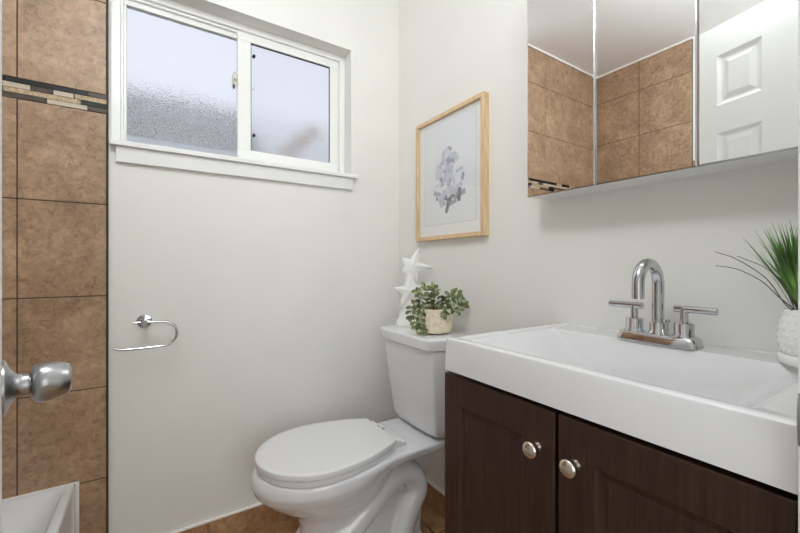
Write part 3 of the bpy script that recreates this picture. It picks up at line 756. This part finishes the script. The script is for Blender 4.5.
trails = [ # (picture-right, towards viewer, height) polyline in cm/100
    [(-.03, .03, .10), (-.062, .045, .095), (-.075, .05, .06), (-.068, .055, .035)],
    [(-.03, .01, .11), (-.07, .02, .115), (-.088, .03, .10), (-.092, .03, .07)],
    [(-.02, .04, .105), (-.045, .062, .09), (-.048, .068, .055), (-.052, .07, .035), (-.042, .072, .02)],
    [(.03, .02, .11), (.065, .02, .125), (.095, .015, .130), (.118, .015, .115)],
    [(.03, .02, .105), (.062, .03, .105), (.085, .035, .085), (.100, .03, .09), (.112, .02, .115)],
    [(.03, .0, .12), (.055, .0, .145), (.070, .0, .155), (.092, 0, .150)],
    [(.02, .04, .105), (.03, .06, .10), (.036, .066, .085)],
    [(-.02, .0, .12), (-.05, .0, .155), (-.065, .0, .16)],
    [(.0, .0, .12), (.005, .0, .155), (.0, .0, .175)],
    [(-.01, .0, .12), (-.025, .0, .160), (-.035, .0, .178)],
]
for tr_ in trails:
    pts = spline([RGT * a + TOC * b_ + V(0, 0, c) for a, b_, c in tr_], 5); stm.tube(pts, .0011, 5)
    for i in range(3, len(pts), 3):
        for s_ in (-1, 1):
            t = (pts[min(i + 1, len(pts) - 1)] - pts[i - 1]).normalized(); sd = (RGT if abs(t.z) > .6 else V(0, 0, 1)) * s_
            lf.m(M_leaf if rnd.random() < .6 else M_leaf2)
            leaf(lf, pts[i], (t * .5 + sd * .8 + V(rnd.uniform(-.2, .2), rnd.uniform(-.2, .2), rnd.uniform(-.2, .2))), TOC + V(0, 0, .4), rnd.uniform(.019, .028), rnd.uniform(.013, .018))
    lf.m(M_leaf); leaf(lf, pts[-1], (pts[-1] - pts[-3]), TOC + V(0, 0, .4), .027, .017)
lf.build('leaves', pp); stm.build('stems', pp)

# ------------------------------------------------------------------ grassy plant at the right end of the sink top
gp = tag(empty('grass_plant', (.966, .1575, SZt - .0026)), 'green grassy plant in a white dimpled pot at the end of the sink top', 'plant')
b = mb(M_wpot)
b.lathe([(.036, 0), (.0425, .004), (.0440, .010), (.0440, .017), (.042, .019)], 48, cap1=True)
sc = b.build('saucer', gp, angle=50)
b = mb(M_wpot)
prf = [(.032, .017), (.0385, .022), (.0428, .034), (.0448, .052), (.0436, .070), (.0395, .086), (.0360, .0975), (.0345, .100), (.0328, .098), (.032, .09)]
b.lathe(prf, 48, cap1=False)
def prad(z):
    for (r0, z0), (r1, z1) in zip(prf, prf[1:]):
        if z0 <= z <= z1: return r0 + (r1 - r0) * (z - z0) / (z1 - z0)
    return .04
for j in range(6):
    z = .028 + j * .0125; r_ = prad(z)
    for k in range(22):
        a = 2 * math.pi * (k + .5 * (j % 2)) / 22
        b.lathe([(.0001, -.0022), (.0028, -.001), (.0040, .0001), (.0028, .0008), (.0001, .0012)][::1], 8, Matrix.Translation((r_ * math.cos(a), r_ * math.sin(a), z)) @ Matrix.Rotation(a, 4, 'Z') @ Matrix.Rotation(R(90), 4, 'Y'))
b.build('plant_pot', gp, angle=50)
mb(M_soil).lathe([(.0318, .088), (.001, .092)], 24).build('soil', gp)
rnd = random.Random(3)
gb = mb(M_grass)
def blade(b, p0, dirh, lean, ln, wd, curl=.5, fold=.15):
    n = 9; q = Vector(p0); ang = lean; rw = []
    dirh = dirh.normalized(); sd = Vector((-dirh.y, dirh.x, 0))
    for i in range(n + 1):
        t = i / n; w_ = wd * (min(1, .45 + t * 2) if t < .3 else max(.04, 1 - ((t - .3) / .7) ** 1.6))
        up = Vector((dirh.x * math.sin(ang), dirh.y * math.sin(ang), math.cos(ang)))
        nn = Vector((-dirh.x * math.cos(ang), -dirh.y * math.cos(ang), math.sin(ang)))
        rw.append((b.bm.verts.new(q + sd * w_ / 2 + nn * w_ * fold), b.bm.verts.new(q), b.bm.verts.new(q - sd * w_ / 2 + nn * w_ * fold)))
        q = q + up * (ln / n); ang += curl / n
    for a, c in zip(rw, rw[1:]): b.face([a[0], a[1], c[1], c[0]]); b.face([a[1], a[2], c[2], c[1]])
LFT = -RGT
for i in range(170):
    a = rnd.uniform(0, 2 * math.pi); dh = V(math.cos(a), math.sin(a), 0)
    # keep clear of the walls on two sides
    lean = rnd.uniform(.05, .50)
    if dh.x > .3 or dh.y < -.2: lean = rnd.uniform(.0, .12)
    r_ = rnd.uniform(0, .022)
    ln = rnd.uniform(.10, .165)
    blade(gb, (dh.x * r_, dh.y * r_, .088), dh, lean, ln, rnd.uniform(.0045, .0075), rnd.uniform(0, .35) if not (dh.x > .3 or dh.y < -.2) else .05)
for i in range(34):    # a sheaf leaning to the left
    dh = LFT + V(rnd.uniform(-.6, .6), rnd.uniform(-.6, .6), 0)
    blade(gb, (-.010, .010, .090), dh, rnd.uniform(.05, .60), rnd.uniform(.13, .175), rnd.uniform(.005, .008), rnd.uniform(.05, .3))
gb.build('grass_blades', gp)
b = mb(M_grassd)
for q in ([(.016, .088), (.046, .108), (.08, .154), (.1315, .188), (.17, .2015)], [(.016, .088), (.058, .122), (.089, .150), (.1315, .171), (.17, .1775)], [(.014, .088), (.034, .116), (.074, .168), (.1315, .194)]):
    pts_ = spline([LFT * s_ + V(0, 0, h_) for s_, h_ in q], 6)
    b.tube(pts_, [.0011 - .0006 * k_ / len(pts_) for k_ in range(len(pts_))], 6)
for i in range(7):
    dh = LFT + V(rnd.uniform(-.6, .6), rnd.uniform(-.6, .6), 0)
    blade(b, (-.005, .005, .09), dh, rnd.uniform(.2, .5), rnd.uniform(.14, .17), .002, rnd.uniform(.1, .4))
b.build('dry_blades', gp)

# ------------------------------------------------------------------ outside the window
gr = struct(mb(M_ground).box(-8, 8, D + .16, 14, -.2, -.1).build('floor_yard', smooth=False))
def blob(b, c, rx, ry, rz, rnd, n=10):
    rr3 = []
    for i in range(n + 1):
        ph_ = math.pi * i / n; ring = []
        for k in range(16):
            th_ = 2 * math.pi * k / 16; q = 1 + rnd.uniform(-.14, .14)
            ring.append(Vector((c[0] + rx * q * math.sin(ph_) * math.cos(th_), c[1] + ry * q * math.sin(ph_) * math.sin(th_), c[2] + rz * q * math.cos(ph_))))
        rr3.append(ring)
    b.rings(rr3)
rnd = random.Random(2); b = mb(M_hedge)
for i in range(14):
    hh = 1.26 if i < 10 else 1.12
    blob(b, (-3.0 + i * .42, 4.4 + rnd.uniform(-.1, .1), hh - .1), .46, .42, hh + rnd.uniform(-.04, .06), rnd)
tag(b.build('hedge'), 'green hedge outside, blurred behind the frosted window', 'hedge')
b = mb(M_tan); b.box(-.06, .06, -.05, .05, 0, 3.55, Matrix.Translation((-1.15, 3.6, -.1)) @ Matrix.Rotation(R(44.5), 4, 'Y'))
tag(b.build('timber_beam', bevel=.005), 'leaning tan beam outside, blurred behind the right pane', 'beam')
